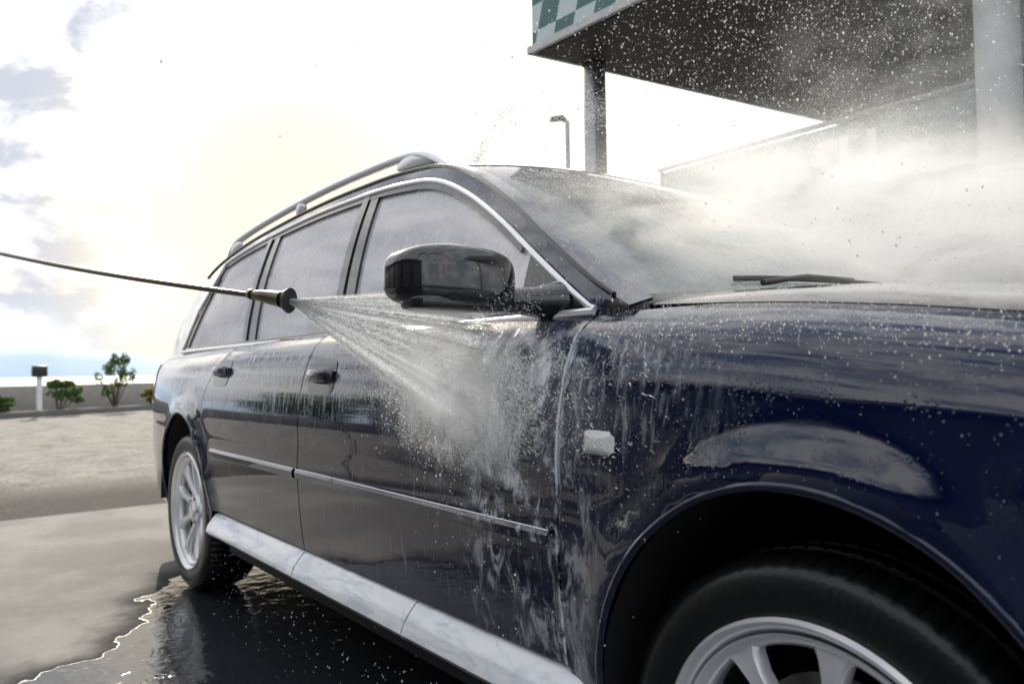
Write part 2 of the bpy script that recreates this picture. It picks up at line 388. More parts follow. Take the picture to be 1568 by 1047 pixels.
def wt(v): w=v if v<=1 else 2-v; return -1.19+.13*(1-(1-w)**2)
def wb(v): w=v if v<=1 else 2-v; return -.40+.15*(1-(1-w)**2)
v2=list(np.linspace(.078,1.922,41))
panel('windscreen',[(wb(v),v) for v in v2]+[(wt(v)+.003,v) for v in v2[::-1]],T,WSG,car,.045,.0,off=-.002,outw=Vector((0,0,1)))
panel('windscreen_frit',[(wt(v)+.05,v) for v in v2]+[(wt(v)+.004,v) for v in v2[::-1]],T,BLK,car,.04,.0,off=-.004,outw=Vector((0,0,1)))
panel('roof',[(wt(v)-.003,v) for v in vv]+[(-3.34,v) for v in vv[::-1]],T,PAINT,car,.06,.01,outw=Vector((0,0,1)))
panel('headliner',[(wt(v)-.06,v) for v in vv[2:-2]]+[(-3.30,v) for v in vv[2:-2][::-1]],T,HEADL,car,.08,.0,off=-.035,outw=Vector((0,0,1)))
v3=list(np.linspace(.125,1.875,31))
panel('rear_window',[(-3.343,v) for v in v3]+[(-3.74,v) for v in v3[::-1]],T,GLASS,car,.05,.0,outw=Vector((-1,0,1)))
for sy in (-1,1):
    sweep('roof_gutter',[(x,sy*(float(Wg(x,ze(x)))+.001),float(ze(x))+.001) for x in np.linspace(-.40,-3.3,60)],.006,BLK,car,8)
V=[];F=[];n=24
for i in range(n+1):
    v=i/n*2; p=T(wb(v)+.0,v); q=S(-.335 if v<.02 or v>1.98 else np.interp(v if v<=1 else 2-v,[0,1],[-.345,-.215]), 1.03+ (1.8-1.03)*v)
    V.append((p[0]-.02,p[1],p[2]-.018)); V.append((float(q[0])+.02,float(q[1]),float(q[2])-.022))
for i in range(n): F.append((2*i,2*i+1,2*i+3,2*i+2))
new_obj('windscreen_cowl',V,F,PLAST,car,True)
for yo,ln in ((-.52,.60),(.10,.58)):
    pts=[]
    for k in range(12):
        y=yo+ln*k/11; w=1-abs(y)/.78; x=wb(w)-.035
        p=T(x,w); pts.append((float(p[0]),y,float(p[2])+.006))
    sweep('wiper_blade',pts,.0045,PLAST,car,8,flat=(.6,1.2))
    a_=Vector(pts[0])+Vector((.05,.02,-.012)); sweep('wiper_arm',[a_,Vector(pts[3])+Vector((.018,0,.004)),Vector(pts[6])+Vector((.002,0,.006))],[.006,.0045,.003],PLAST,car,8)
box('cabin_floor_structure',(-1.39,0,.50),(1.86,1.66,.50),DARK,car)
box('engine_block',(.1,0,.55),(1.2,1.0,.62),DARK,car)
box('boot_floor',(-3.0,0,.55),(1.36,1.0,.60),DARK,car)
box('boot_shelf',(-3.05,0,.88),(1.1,1.35,.05),DARK,car)
for y in (-1,1):
    box('underbody_rail',(-1.35,y*.78,.27),(1.9,.16,.10),DARK,car,.02)
    for sx,sh in ((-1.35,.62),(-2.2,.60)):
        box('seat_back',(sx,y*.36,.95),(.16,.46,.40),SEAT,car,.06)
        box('headrest',(sx-.03,y*.36,1.22),(.10,.26,.13),SEAT,car,.04)
        box('seat_cushion',(sx+.28,y*.36,.80),(.5,.48,.14),SEAT,car,.05)
box('dashboard',(-.62,0,.90),(.42,1.45,.16),DARK,car,.05)
R=Matrix.Rotation(math.radians(65),4,'Y')
sweep('steering_wheel',[Vector((-.86,.37,1.0))+R@Vector((.185*math.cos(a),.185*math.sin(a),0)) for a in np.linspace(0,2*pi,33)],.014,DARK,car,8)
for nm,x0,bul,top in (('front_bumper_cover',.797,.20,.90),('tailgate_bumper',-3.737,-.10,.978)):
    V=[];F=[];nt=14;ny=24
    for i in range(nt+1):
        t=.27+(top-.27)*i/nt
        p=S(x0,t); Yw=abs(float(p[1]))-.001; z=float(p[2])
        for j in range(ny+1):
            y=-Yw+2*Yw*j/ny; k=1-abs(y/Yw)**3
            b=bul*k*(1-.25*((t-.5)/.5)**2) + (.03*np.sign(bul)*k if t<.62 else 0)
            V.append((x0+b,y,z))
    for i in range(nt):
        for j in range(ny):
            a=i*(ny+1)+j; F.append((a,a+1,a+ny+2,a+ny+1))
    new_obj(nm,V,F,PAINT,car,True,50)
box('radiator_grille',(1.0,0,.66),(.04,.62,.14),PLAST,car,.01)
def superell(name,c,r,e,mat,parent,n1=56,n2=36,fn=None):
    V=[];F=[]
    sp=lambda a,p:math.copysign(abs(a)**p,a)
    for i in range(n2+1):
        ph=-pi/2+pi*i/n2
        for j in range(n1):
            th=2*pi*j/n1
            p=Vector((r[0]*sp(math.cos(ph),e)*sp(math.cos(th),e),r[1]*sp(math.cos(ph),e)*sp(math.sin(th),e),r[2]*sp(math.sin(ph),e)))
            if fn: p=fn(p)
            V.append(p+Vector(c))
    for i in range(n2):
        for j in range(n1):
            a=i*n1+j;b=i*n1+(j+1)%n1; F.append((a,b,b+n1,a+n1))
    return new_obj(name,V,F,mat,parent,True)
MPAINT=simple('dark_mirror_paint',(.010,.009,.012),.14,0,1,bump=.05,bs=60)
for sy in (-1,1):
    def fn(p):
        u=p.y*sy/.115
        s=1.0-.14*max(0,u)**2
        p=Vector((p.x*(1 if p.x>0 else .35),p.y,p.z*s*(1.0 if p.z>0 else .94)-.008*max(0,-u)))
        p.x-= .030*max(0,u)**2
        return p
    superell('mirror_shell',(-.60,sy*.998,1.030),(.062,.117,.060),.50,MPAINT,car,fn=fn)
    superell('mirror_base_trim',(-.602,sy*.993,.985),(.055,.104,.016),.5,BLK,car,fn=lambda p:Vector((p.x*(1 if p.x>0 else .4),p.y,p.z)))
    superell('mirror_glass',(-.625,sy*.998,1.030),(.004,.100,.048),.5,CHROME,car)
    sweep('mirror_arm',[(-.60,sy*.93,1.0),(-.585,sy*.885,.996),(-.57,sy*.84,.994),(-.56,sy*.79,.995)],[.030,.032,.040,.056],MPAINT,car,16,flat=(1,.72))
def wheel(cx,sy,nm):
    c=(cx,sy*.778,.315)
    P=[(.212,.075),(.228,.092),(.238,.100),(.258,.106),(.277,.107),(.292,.103),(.303,.094),(.309,.084),(.3135,.060),(.3135,.046),(.306,.044),(.306,.036),(.315,.034),(.315,.006),(.307,.004),(.307,-.004),(.315,-.006),(.315,-.034),(.306,-.036),(.306,-.044),(.3135,-.046),(.3135,-.06),(.309,-.084),(.292,-.103),(.255,-.106),(.21,-.09)]
    N=432
    def rf(j,k,r,y):
        if (k%6)==0 and j in (7,8,9,20,21,22): return r-.005,y
        if (k%6)==3 and j in (12,13,16,17): return r-.003,y
        if j in (3,4) and (k%3)==0: return r,y-.0006
        return r,y
    lathe('tyre_'+nm,P,c,RUB,car,N,rf,sy,50)
    lathe('rim_'+nm,[(.155,-.09),(.201,-.088),(.202,.055),(.206,.070),(.213,.080),(.219,.094),(.225,.103),(.231,.106),(.236,.100),(.232,.094)],c,ALLOY,car,96,None,sy,40)
    lathe('rim_face_ring_'+nm,[(.202,.050),(.195,.060),(.197,.078),(.205,.088),(.214,.092)],c,ALLOY,car,96,None,sy,60)
    lathe('hub_'+nm,[(.066,.03),(.064,.062),(.056,.074),(.034,.078),(.031,.086),(.001,.088)],c,ALLOY,car,48,None,sy,40)
    lathe('brake_disc_'+nm,[(.05,.02),(.15,.02),(.15,.0),(.05,.0)],c,DISC,car,64,None,sy,40)
    lathe('barrel_dark_'+nm,[(.199,.04),(.199,-.08),(.02,-.085)],c,DARK,car,48,None,sy,40)
    ns=9
    V=[];F=[]
    for s in range(ns):
        a=2*pi*s/ns+math.radians(84)
        er=Vector((math.cos(a),0,math.sin(a))); et=Vector((-math.sin(a),0,math.cos(a))); ey=Vector((0,sy,0))
        base=len(V); m=0
        for r,w,y,th in ((.045,.019,.060,.022),(.075,.0155,.066,.022),(.11,.0130,.074,.022),(.14,.0130,.080,.022),(.165,.0155,.084,.022),(.188,.022,.085,.022),(.206,.034,.084,.02)):
            for (ww,yy) in ((-1,-th),(-1,-.006),(-.72,0),(0,-.003),(.72,0),(1,-.006),(1,-th)):
                V.append(Vector(c)+er*r+et*(w*ww)+ey*(y+yy)); 
            m+=1
        for i in range(m-1):
            for j in range(6):
                q=base+i*7+j; F.append((q,q+1,q+8,q+7))
    new_obj('spokes_'+nm,V,F,ALLOY,car,True,45)
    for b in range(5):
        a=2*pi*b/5; cc=(c[0]+.048*math.cos(a),c[1]+sy*.074,c[2]+.048*math.sin(a))
        lathe('wheel_bolt_'+nm,[(.008,-.01),(.008,.004),(.001,.005)],cc,DISC,car,10,None,sy,30)
for sy,n in ((-1,'right'),(1,'left')):
    wheel(.008,sy,'front_'+n); wheel(-2.76,sy,'rear_'+n)
# ------------------------------------------------------------------ LANCE
lance=empty('pressure_washer_lance')
BRZ=simple('dark_steel_lance',(.055,.040,.022),.3,.7)
n0=Vector((-.995,-1.145,1.018)); n1=Vector((-2.67,-1.52,1.30)); dr=(n1-n0).normalized()
end=n0+dr*2.6
pts=[n0+dr*.05+(end-n0-dr*.05)*k/20+Vector((0,0,-.010*math.sin(pi*min(1,k/14)))) for k in range(21)]
sweep('lance_tube',pts,.0065,BRZ,lance,12)
sweep('nozzle_holder',[n0+dr*.13,n0+dr*.10,n0+dr*.07,n0+dr*.03,n0+dr*.015],[.009,.013,.015,.017,.019],BRZ,lance,12)
sweep('nozzle_fan_guard',[n0+dr*.03,n0+dr*.012,n0-dr*.006],[.016,.020,.027],PLAST,lance,14,flat=(.7,1))
sweep('nozzle_collar',[n0+dr*.135,n0+dr*.145],[.012,.011],DISC,lance,12)
sweep('lance_grip',[end-dr*.3,end-dr*.28,end,end+dr*.1],[.012,.02,.022,.026],PLAST,lance,14)
sweep('trigger_handle',[end+dr*.08,end+dr*.12+Vector((0,0,-.07)),end+dr*.16+Vector((0,0,-.16))],[.022,.02,.018],PLAST,lance,12)
hp=[end+dr*.16+Vector((0,0,-.16))]
for k in range(1,14): hp.append(Vector((hp[0].x-.05*k,hp[0].y-.06*k,max(.015,hp[0].z-.012*k*k))))
sweep('hose',hp,.010,PLAST,lance,10)
# ------------------------------------------------------------------ SPRAY (real droplets)
def water_white(name,alpha):
    t=NT(name); tr=t.n('ShaderNodeBsdfTransparent'); df=t.n('ShaderNodeBsdfDiffuse'); tl=t.n('ShaderNodeBsdfTranslucent')
    for q in (df,tl): q.inputs[0].default_value=(.97,.98,.99,1)
    a=t.n('ShaderNodeMixShader'); a.inputs[0].default_value=.6; t.l(df.outputs[0],a.inputs[1]); t.l(tl.outputs[0],a.inputs[2])
    if alpha>=1: return t.fin(a.outputs[0])
    b=t.n('ShaderNodeMixShader'); b.inputs[0].default_value=alpha; t.l(tr.outputs[0],b.inputs[1]); t.l(a.outputs[0],b.inputs[2])
    return t.fin(b.outputs[0])
SPR=water_white('jet_water',1); DRP=SPR; BEAD=water_white('bead_water',.6)
spray=empty('water_spray')
TV=np.array([(1,1,1),(1,-1,-1),(-1,1,-1),(-1,-1,1)],float)/1.2
TF=np.array([(0,1,2),(0,3,1),(0,2,3),(1,3,2)])
def cloud_mesh(name,P,R,parent,mat,stretch=None):
    n=len(P); 
    V=(TV[None]*R[:,None,None])
    V=V+rng.normal(0,.25,V.shape)*R[:,None,None]
    if stretch is not None:
        d,k=stretch; V=V+ np.einsum('nij,nj->ni',V,d)[:,:,None]*d[:,None,:]*k[:,None,None]
    V=(V+P[:,None,:]).reshape(-1,3); F=(TF[None]+4*np.arange(n)[:,None,None]).reshape(-1,3)
    me=bpy.data.meshes.new(name); me.vertices.add(len(V)); me.vertices.foreach_set('co',V.astype(np.float32).ravel())
    me.loops.add(F.size); me.loops.foreach_set('vertex_index',F.astype(np.int32).ravel())
    me.polygons.add(len(F)); me.polygons.foreach_set('loop_start',np.arange(0,F.size,3,dtype=np.int32)); me.polygons.foreach_set('loop_total',np.full(len(F),3,np.int32))
    me.update(); me.validate()
    ob=bpy.data.objects.new(name,me); sc.collection.objects.link(ob); me.materials.append(mat); ob.parent=parent; return ob
def warp(P,amp,f0,oct_=4):
    P=P.copy()
    for o in range(oct_):
        f=f0*1.9**o; A=amp/1.75**o
        for ax_ in range(3):
            k=rng.normal(0,1,(3,3)); k=k/np.linalg.norm(k,axis=1)[:,None]*f; ph=rng.uniform(0,6.28,3)
            P[:,ax_]+=A*np.sum(np.sin(P@k.T+ph),axis=1)/1.7
    return P
tgt=Vector((-.66,-.905,.885)); ax=(tgt-n0); axv=ax.normalized(); axn=np.array(axv); sd=np.cross(axn,[0,0,1]); sd/=np.linalg.norm(sd); upv=np.cross(sd,axn)
N=80000
nr=420; ra=rng.uniform(-1,1,nr)*math.radians(19); rs=rng.normal(0,1,nr)*math.radians(3.0); wgt=rng.random(nr)**2+.1
ri=rng.choice(nr,N,p=wgt/wgt.sum()); A_=ra[ri]+rng.normal(0,.0035,N); Sg=rs[ri]+rng.normal(0,.0035,N)
D=np.cos(A_)[:,None]*axn+np.sin(A_)[:,None]*upv+np.sin(Sg)[:,None]*sd; D/=np.linalg.norm(D,axis=1)[:,None]
tm=np.minimum(np.where(D[:,1]>.02,(-.912-n0.y)/np.maximum(D[:,1],.02),.6),.56)
s_=rng.random(N)**.8*tm
P=np.array(n0)+D*s_[:,None]+rng.normal(0,.0012,(N,3))
R_=(.00022+.0004*rng.random(N)**3)*(.8+.8*s_/tm)
cloud_mesh('fan_jet',P,R_,spray,SPR,(D,rng.uniform(2,8,N)))
N=26000
c=rng.normal(0,1,(N,3))*np.array([.12,.03,.065])+np.array([-.62,-.955,.83])
c[:,0]+=np.abs(rng.normal(0,.06,N)); c=warp(c,.035,14); c[:,1]=np.minimum(c[:,1],-.912)
dd=rng.normal(0,.35,(N,3))+np.array([1,-.2,-.6]); dd/=np.linalg.norm(dd,axis=1)[:,None]
cloud_mesh('impact_splash',c,.00026+.0006*rng.random(N)**4,spray,SPR,(dd,rng.uniform(1,6,N)))
mi=empty('water_mist')
def puffs(n,cents,sig,w):
    cents=np.array(cents,float); sig=np.array(sig,float); w=np.array(w,float); i=rng.choice(len(cents),n,p=w/w.sum())
    return cents[i]+rng.normal(0,1,(n,3))*sig[i]
cen=[(-1.02,-.42,1.40),(-.80,-.15,1.36),(-.60,.20,1.28),(-.45,.55,1.24),(-.25,.30,1.18),(-.10,.9,1.28),(-.35,1.3,1.36),(.05,.5,1.14),(-.7,.8,1.40),(.1,1.5,1.40),(-.55,-.30,1.17)]
sg=[(.06,.10,.03),(.12,.18,.05),(.18,.22,.08),(.18,.25,.09),(.2,.25,.07),(.25,.3,.12),(.3,.3,.15),(.22,.25,.06),(.25,.3,.12),(.3,.3,.15),(.10,.16,.04)]
P=puffs(280000,cen,sg,[.7,1.3,1.8,1.6,1.2,1.3,1.0,.7,1.1,.7,.5]); P=warp(P,.10,4.2,4)
top=np.where(P[:,0]<-.38,zc(P[:,0])-.04,.97); P=P[(P[:,2]>top)]
R_=.00036+.0004*rng.random(len(P))**5
dd=rng.normal(0,.25,(len(P),3))+np.array([.5,.8,.15]); dd/=np.linalg.norm(dd,axis=1)[:,None]
cloud_mesh('fine_mist',P,R_,mi,SPR,(dd,rng.uniform(0,2.5,len(P))))
P=puffs(150000,[(-1.0,1.5,1.9),(-1.5,1.6,2.15),(-.6,1.7,1.75),(-1.3,1.2,1.65),(-.5,1.2,2.0)],[(.30,.3,.16),(.35,.3,.14),(.3,.3,.22),(.25,.25,.12),(.3,.35,.2)],[1.2,1.3,1.1,1,.7]); P=warp(P,.16,3.2,4); P=P[P[:,1]<2.6]
cloud_mesh('drifting_mist',P,.00045+.0006*rng.random(len(P))**5,mi,SPR,None)
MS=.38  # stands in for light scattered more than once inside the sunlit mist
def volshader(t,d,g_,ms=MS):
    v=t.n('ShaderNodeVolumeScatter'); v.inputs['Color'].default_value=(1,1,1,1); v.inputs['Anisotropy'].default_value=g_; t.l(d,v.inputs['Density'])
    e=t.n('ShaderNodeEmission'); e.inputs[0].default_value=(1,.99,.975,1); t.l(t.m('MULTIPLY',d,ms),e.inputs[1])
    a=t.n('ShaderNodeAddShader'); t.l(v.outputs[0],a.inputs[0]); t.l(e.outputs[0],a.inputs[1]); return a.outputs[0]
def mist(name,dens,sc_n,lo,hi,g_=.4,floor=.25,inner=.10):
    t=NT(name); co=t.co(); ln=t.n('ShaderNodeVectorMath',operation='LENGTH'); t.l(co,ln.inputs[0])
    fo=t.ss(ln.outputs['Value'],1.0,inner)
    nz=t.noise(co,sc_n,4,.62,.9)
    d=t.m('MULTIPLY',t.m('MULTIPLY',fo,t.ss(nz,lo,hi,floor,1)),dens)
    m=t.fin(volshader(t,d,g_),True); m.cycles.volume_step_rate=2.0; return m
def ell(name,c,s,mat,parent,rot=(0,0,0)):
    bm=bmesh.new(); bmesh.ops.create_icosphere(bm,subdivisions=2,radius=1.03); me=bpy.data.meshes.new(name); bm.to_mesh(me); bm.free()
    ob=bpy.data.objects.new(name,me); sc.collection.objects.link(ob); ob.location=c; ob.scale=s; ob.rotation_euler=rot; me.materials.append(mat); ob.parent=parent
    return ob
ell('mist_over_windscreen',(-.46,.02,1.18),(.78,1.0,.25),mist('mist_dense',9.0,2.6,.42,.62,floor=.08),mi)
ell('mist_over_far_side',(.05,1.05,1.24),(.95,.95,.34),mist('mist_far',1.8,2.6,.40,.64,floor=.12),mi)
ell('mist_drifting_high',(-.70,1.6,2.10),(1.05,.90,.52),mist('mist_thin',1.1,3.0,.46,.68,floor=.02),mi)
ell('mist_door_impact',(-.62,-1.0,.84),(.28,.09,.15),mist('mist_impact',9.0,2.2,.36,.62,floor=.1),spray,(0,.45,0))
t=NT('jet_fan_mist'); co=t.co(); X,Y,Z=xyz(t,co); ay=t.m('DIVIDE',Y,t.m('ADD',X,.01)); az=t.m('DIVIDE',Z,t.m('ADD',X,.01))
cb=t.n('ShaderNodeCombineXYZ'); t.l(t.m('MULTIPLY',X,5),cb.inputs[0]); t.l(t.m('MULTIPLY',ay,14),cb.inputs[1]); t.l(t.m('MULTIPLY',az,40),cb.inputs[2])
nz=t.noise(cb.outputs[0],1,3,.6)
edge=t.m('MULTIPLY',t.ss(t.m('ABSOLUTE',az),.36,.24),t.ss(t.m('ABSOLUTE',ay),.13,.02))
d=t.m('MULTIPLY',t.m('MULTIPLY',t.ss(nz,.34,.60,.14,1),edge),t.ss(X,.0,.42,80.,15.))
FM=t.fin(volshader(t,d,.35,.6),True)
Lc=.42
V=[(.004,y*.004,z*.006) for y,z in ((-1,-1),(1,-1),(1,1),(-1,1))]+[(Lc,y*Lc*.14,z*Lc*.37) for y,z in ((-1,-1),(1,-1),(1,1),(-1,1))]
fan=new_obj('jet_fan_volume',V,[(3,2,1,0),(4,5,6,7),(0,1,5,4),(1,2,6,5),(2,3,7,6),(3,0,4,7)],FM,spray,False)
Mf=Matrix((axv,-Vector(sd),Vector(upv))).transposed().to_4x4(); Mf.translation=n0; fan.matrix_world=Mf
def drops(name,P,rmin,rmax,parent,mat=None,pw=3.5):
    base=bmesh.new(); bmesh.ops.create_icosphere(base,subdivisions=1,radius=1)
    bv=np.array([v.co[:] for v in base.verts]); bf=np.array([[v.index for v in f.verts] for f in base.faces]); base.free()
    n=len(P); r=rmin+(rmax-rmin)*rng.random(n)**pw
    V=bv[None]*r[:,None,None]*np.stack([np.ones(n),np.ones(n),1+.8*rng.random(n)],1)[:,None,:]+P[:,None,:]
    F=bf[None]+len(bv)*np.arange(n)[:,None,None]
    return new_obj(name,V.reshape(-1,3),F.reshape(-1,3),mat or DRP,parent,True)
P=rng.normal(0,1,(11000,3))*np.array([.6,.6,.34])+np.array([-1.1,1.1,2.1]); P=P[P[:,2]>1.5]; P=warp(P,.1,4,3); drops('droplets_high',P,.0009,.0032,spray,pw=3)
P=rng.normal(0,1,(3000,3))*np.array([.42,.55,.25])+np.array([-.45,.1,1.05]); P[:,2]=1.05+np.abs(P[:,2]-1.05); P=P[P[:,2]>np.where(P[:,0]<-.38,zc(P[:,0])+.02,1.0)]; drops('droplets_over_hood',P,.0006,.0022,spray)
P=np.stack([rng.normal(-.56,.14,500),-.93-np.abs(rng.normal(0,.05,500)),rng.normal(.74,.2,500)],1); drops('droplets_door_splash',P,.0005,.0016,spray)
P=np.stack([rng.uniform(-2.2,-.6,220),-.905-rng.random(220)*.05,rng.uniform(.02,.27,220)],1); drops('droplets_dripping',P,.0008,.0022,spray)
n=3600; tt=np.where(rng.random(n)<.5,rng.normal(.96,.03,n),rng.uniform(1.0,2.2,n)); P=S(rng.uniform(-.42,.6,n),np.maximum(tt,.88)); drops('beads_on_bonnet',P,.0005,.0015,spray,BEAD)
n=3200; xx=np.where(rng.random(n)<.6,rng.normal(-.45,.25,n),rng.uniform(-2.3,.3,n)); tt=rng.normal(.80,.12,n); k=(tt<.94)&(tt>.4)&(np.hypot((xx-AF[0])/AF[2],(tt-AF[1])/AF[3])>1.04)&(xx<.4)&(xx>-2.3); P=S(xx[k],tt[k]); drops('beads_on_doors',P,.0004,.0011,spray,BEAD)
# ------------------------------------------------------------------ GROUND
def make_slab():
    t=NT('wet_concrete'); co=t.co(); X,Y,Z=xyz(t,co)
    big=t.noise(co,1.3,5,.6); fine=t.noise(co,60,5,.7); mid=t.noise(co,9,4,.6)
    d=t.m('ADD',t.m('MULTIPLY',t.m('ADD',X,1.98),.58),t.m('MULTIPLY',t.m('ADD',Y,1.50),.79))
    d=t.m('MAXIMUM',d,t.m('SUBTRACT',t.m('MULTIPLY',t.m('ADD',X,3.6),.6),t.ss(Y,-2.4,-1.9,0,3)))  # wet area widened here and below to darken reflections in the paint
    d=t.m('MAXIMUM',d,t.m('MULTIPLY',t.m('ADD',X,1.75),.6))
    d=t.m('ADD',d,t.m('MULTIPLY',t.m('SUBTRACT',big,.5),.9))
    xm=t.ss(X,-4.6,-3.4)
    wet=t.m('MULTIPLY',t.ss(d,-.22,.02),xm)          # colour darkens gradually
    film=t.m('MULTIPLY',t.ss(d,-.012,.0),t.ss(X,-4.0,-3.98))  # standing water has a crisp edge
    damp=t.ss(t.m('ADD',big,t.m('MULTIPLY',mid,.25)),.50,.70)
    dry=t.mix(t.m('ADD',t.m('MULTIPLY',fine,.6),t.m('MULTIPLY',mid,.4)),(.17,.168,.164,1),(.42,.412,.40,1))
    dmp=t.mix(t.m('MULTIPLY',damp,.45),dry,(.12,.12,.124,1))
    c=t.mix(t.m('MULTIPLY',wet,.96),dmp,(.018,.021,.028,1))
    ro=t.m('SUBTRACT',.92,t.m('MULTIPLY',film,.86)); ro=t.m('MAXIMUM',ro,.05)
    rip=t.noise(co,14,3,.5,.6)
    n1=t.bump(fine,t.m('SUBTRACT',.34,t.m('MULTIPLY',film,.31)),.009)
    n2=t.bump(rip,t.m('MULTIPLY',film,.36),.009,n1)
    p=t.pr(Base_Color=c,Roughness=ro,Specular_IOR_Level=t.m('ADD',.12,t.m('MULTIPLY',film,.45))); t.l(n2,p.inputs['Normal']); return t.fin(p.outputs[0])
def make_asph():
    t=NT('worn_asphalt'); co=t.co(); X,Y,Z=xyz(t,co)
    fine=t.vor(co,38); f2=t.noise(co,22,5,.75); big=t.noise(t.mp(co,(.6,1.4,1)),.6,5,.62); md=t.noise(co,3,5,.65)
    c=t.mix(t.ss(t.m('ADD',t.m('MULTIPLY',f2,.6),t.m('MULTIPLY',md,.4)),.36,.62),(.07,.068,.065,1),(.36,.35,.335,1))
    c=t.mix(t.m('MULTIPLY',t.ss(big,.38,.62),.5),c,(.28,.275,.26,1))
    dk=t.m('MULTIPLY',t.ss(X,-7.2,-5.6),t.ss(t.m('ADD',f2,t.m('MULTIPLY',md,.6)),.52,.76))
    c=t.mix(t.m('MULTIPLY',dk,.92),c,(.025,.025,.026,1))
    p=t.pr(Base_Color=c,Roughness=.9,Specular_IOR_Level=.25); t.l(t.bump(t.m('ADD',fine,f2),.7,.02),p.inputs['Normal']); return t.fin(p.outputs[0])
ASPH=make_asph(); SLAB=make_slab()
new_obj('ground',[(-45,-300,-.004),(400,-300,-.004),(400,300,-.004),(-45,300,-.004)],[(0,1,2,3)],ASPH,smooth=False)
new_obj('wash_bay_pavement',[(-5.12,-9,0.0),(9,-9,0),(9,10,0),(-4.95,10,0)],[(0,1,2,3)],SLAB,smooth=False)
t=NT('sea_water'); co=t.co(); p=t.pr(Base_Color=(.05,.13,.20,1),Roughness=.35); t.l(t.bump(t.noise(co,.02,6),.4,3),p.inputs['Normal'])
new_obj('sea',[(-30000,-30000,-25),(3000,-30000,-25),(3000,30000,-25),(-30000,30000,-25)],[(0,1,2,3)],t.fin(p.outputs[0]),smooth=False)
t=NT('hazy_hills'); p=t.pr(Base_Color=t.mix(t.noise(t.co(),.0006,5),(.30,.40,.52,1),(.42,.50,.60,1)),Roughness=1.0,Emission_Color=(.54,.66,.80,1),Emission_Strength=.42)  # aerial haze is put into the pale blue colour and a faint emission
V=[];F=[];n=160
for i in range(n+1):
    a=math.radians(-35+90*i/n); h=430+120*math.sin(i*.11+1.2)+55*math.sin(i*.27)+25*math.sin(i*.63)+10*math.sin(i*1.3)
    for r,z in ((13000,-30),(13600,h*.55),(14300,h),(16000,-30)): V.append((-math.cos(a)*r,math.sin(a)*r,z))
for i in range(n):
    for j in range(3): q=i*4+j; F.append((q,q+4,q+5,q+1))
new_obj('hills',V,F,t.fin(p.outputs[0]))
CONC=simple('low_wall_concrete',(.34,.33,.31),.85,bump=.4,bs=30); KERB=simple('kerb_stone',(.16,.155,.15),.85,bump=.3,bs=30)
w0=Vector((-20.74,-.24,0)); wd=Vector((-1.71,3.84,0)).normalized(); wn=Vector((wd.y,-wd.x,0)); rotw=math.atan2(wd.y,wd.x)
cw=w0+wd*8
box('low_wall',(cw.x,cw.y,.32),(44,.25,.64),CONC,None,.02,rotw)
kw=cw+wn*1.9
box('kerb',(kw.x,kw.y,.05),(44,.22,.14),KERB,None,.02,rotw)
SOIL=simple('soil',(.09,.065,.045),.95,bump=.8,bs=12)
a=w0-wd*12+wn*.12; b=w0+wd*29+wn*.12; c_=b+wn*1.66; d_=a+wn*1.66
new_obj('planting_bed',[(q.x,q.y,.03) for q in (a,b,c_,d_)],[(0,1,2,3)],SOIL,smooth=False)
def leafmat(name,c1,c2):
    t=NT(name); p=t.pr(Base_Color=t.mix(t.ss(t.noise(t.co(),5,3),.35,.65),(*c1,1),(*c2,1)),Roughness=.55); 
    tl=t.n('ShaderNodeBsdfTranslucent'); tl.inputs[0].default_value=(*c2,1); m=t.n('ShaderNodeMixShader'); m.inputs[0].default_value=.35
    t.l(p.outputs[0],m.inputs[1]); t.l(tl.outputs[0],m.inputs[2]); return t.fin(m.outputs[0])
LEAF=leafmat('shrub_leaves',(.03,.06,.015),(.09,.16,.04)); BARK=simple('bark',(.10,.07,.05),.9); YEL=simple('yellow_flowers',(.65,.50,.03),.6)
def leaves(clusters,n,size):
    V=[];F=[]
    for _ in range(n):
        c,r=random.choice(clusters); 
        while True:
            p=Vector((random.uniform(-1,1),random.uniform(-1,1),random.uniform(-1,1)))
            if .25<p.length<1: break
        p=Vector(c)+Vector((p.x*r[0],p.y*r[1],p.z*r[2])); s=size*random.uniform(.5,1.4)
        a=Vector((random.gauss(0,1),random.gauss(0,1),random.gauss(0,1))).normalized(); b=a.orthogonal().normalized(); k=len(V)
        V+= [p-a*s,p+b*s*.5,p+a*s,p-b*s*.5]; F.append((k,k+1,k+2,k+3))
    return V,F
def shrub(name,pos,h,w,n=700,flower=False,ls=.05):
    e=empty(name); cl=[];pos=Vector(pos)
    for k in range(11):
        a=random.uniform(0,6.28); rr=random.uniform(0,w*.5); zz=random.uniform(.3,.95)*h
        tip=pos+Vector((rr*math.cos(a),rr*math.sin(a),zz)); cl.append((tip,(w*.16,w*.16,h*.12)))
        sweep('stem',[pos,pos+(tip-pos)*.5+Vector((0,0,.05*h)),tip],[.018,.012,.006],BARK,e,6)
    V,F=leaves(cl,n,ls); new_obj('leaves',V,F,LEAF,e,False)
    if flower:
        V,F=leaves([(c+Vector((0,0,.05)),r) for c,r in cl],250,.03); new_obj('flowers',V,F,YEL,e,False)
shrub('oleander_shrub',(-19.9,2.0,.0),1.40,.75,800,ls=.045)
shrub('low_shrub',(-19.3,.75,.0),.75,1.0,700)
shrub('low_shrub',(-19.0,-.3,.0),.45,.7,400)
shrub('flowering_shrub',(-20.3,2.95,.0),.5,.6,350,True)
shrub('low_shrub',(-21.0,4.9,.0),.5,.8,350)
bol=empty('bollard_light')
WHT=simple('white_painted_metal',(.78,.78,.77),.4)
sweep('post',[(-18.9,.35,0),(-18.9,.35,.85)],.055,WHT,bol,14)
box('head',(-18.9,.35,.97),(.28,.28,.24),PLAST,bol,.03)
GALV=simple('galvanised_steel',(.32,.33,.34),.4,.7)
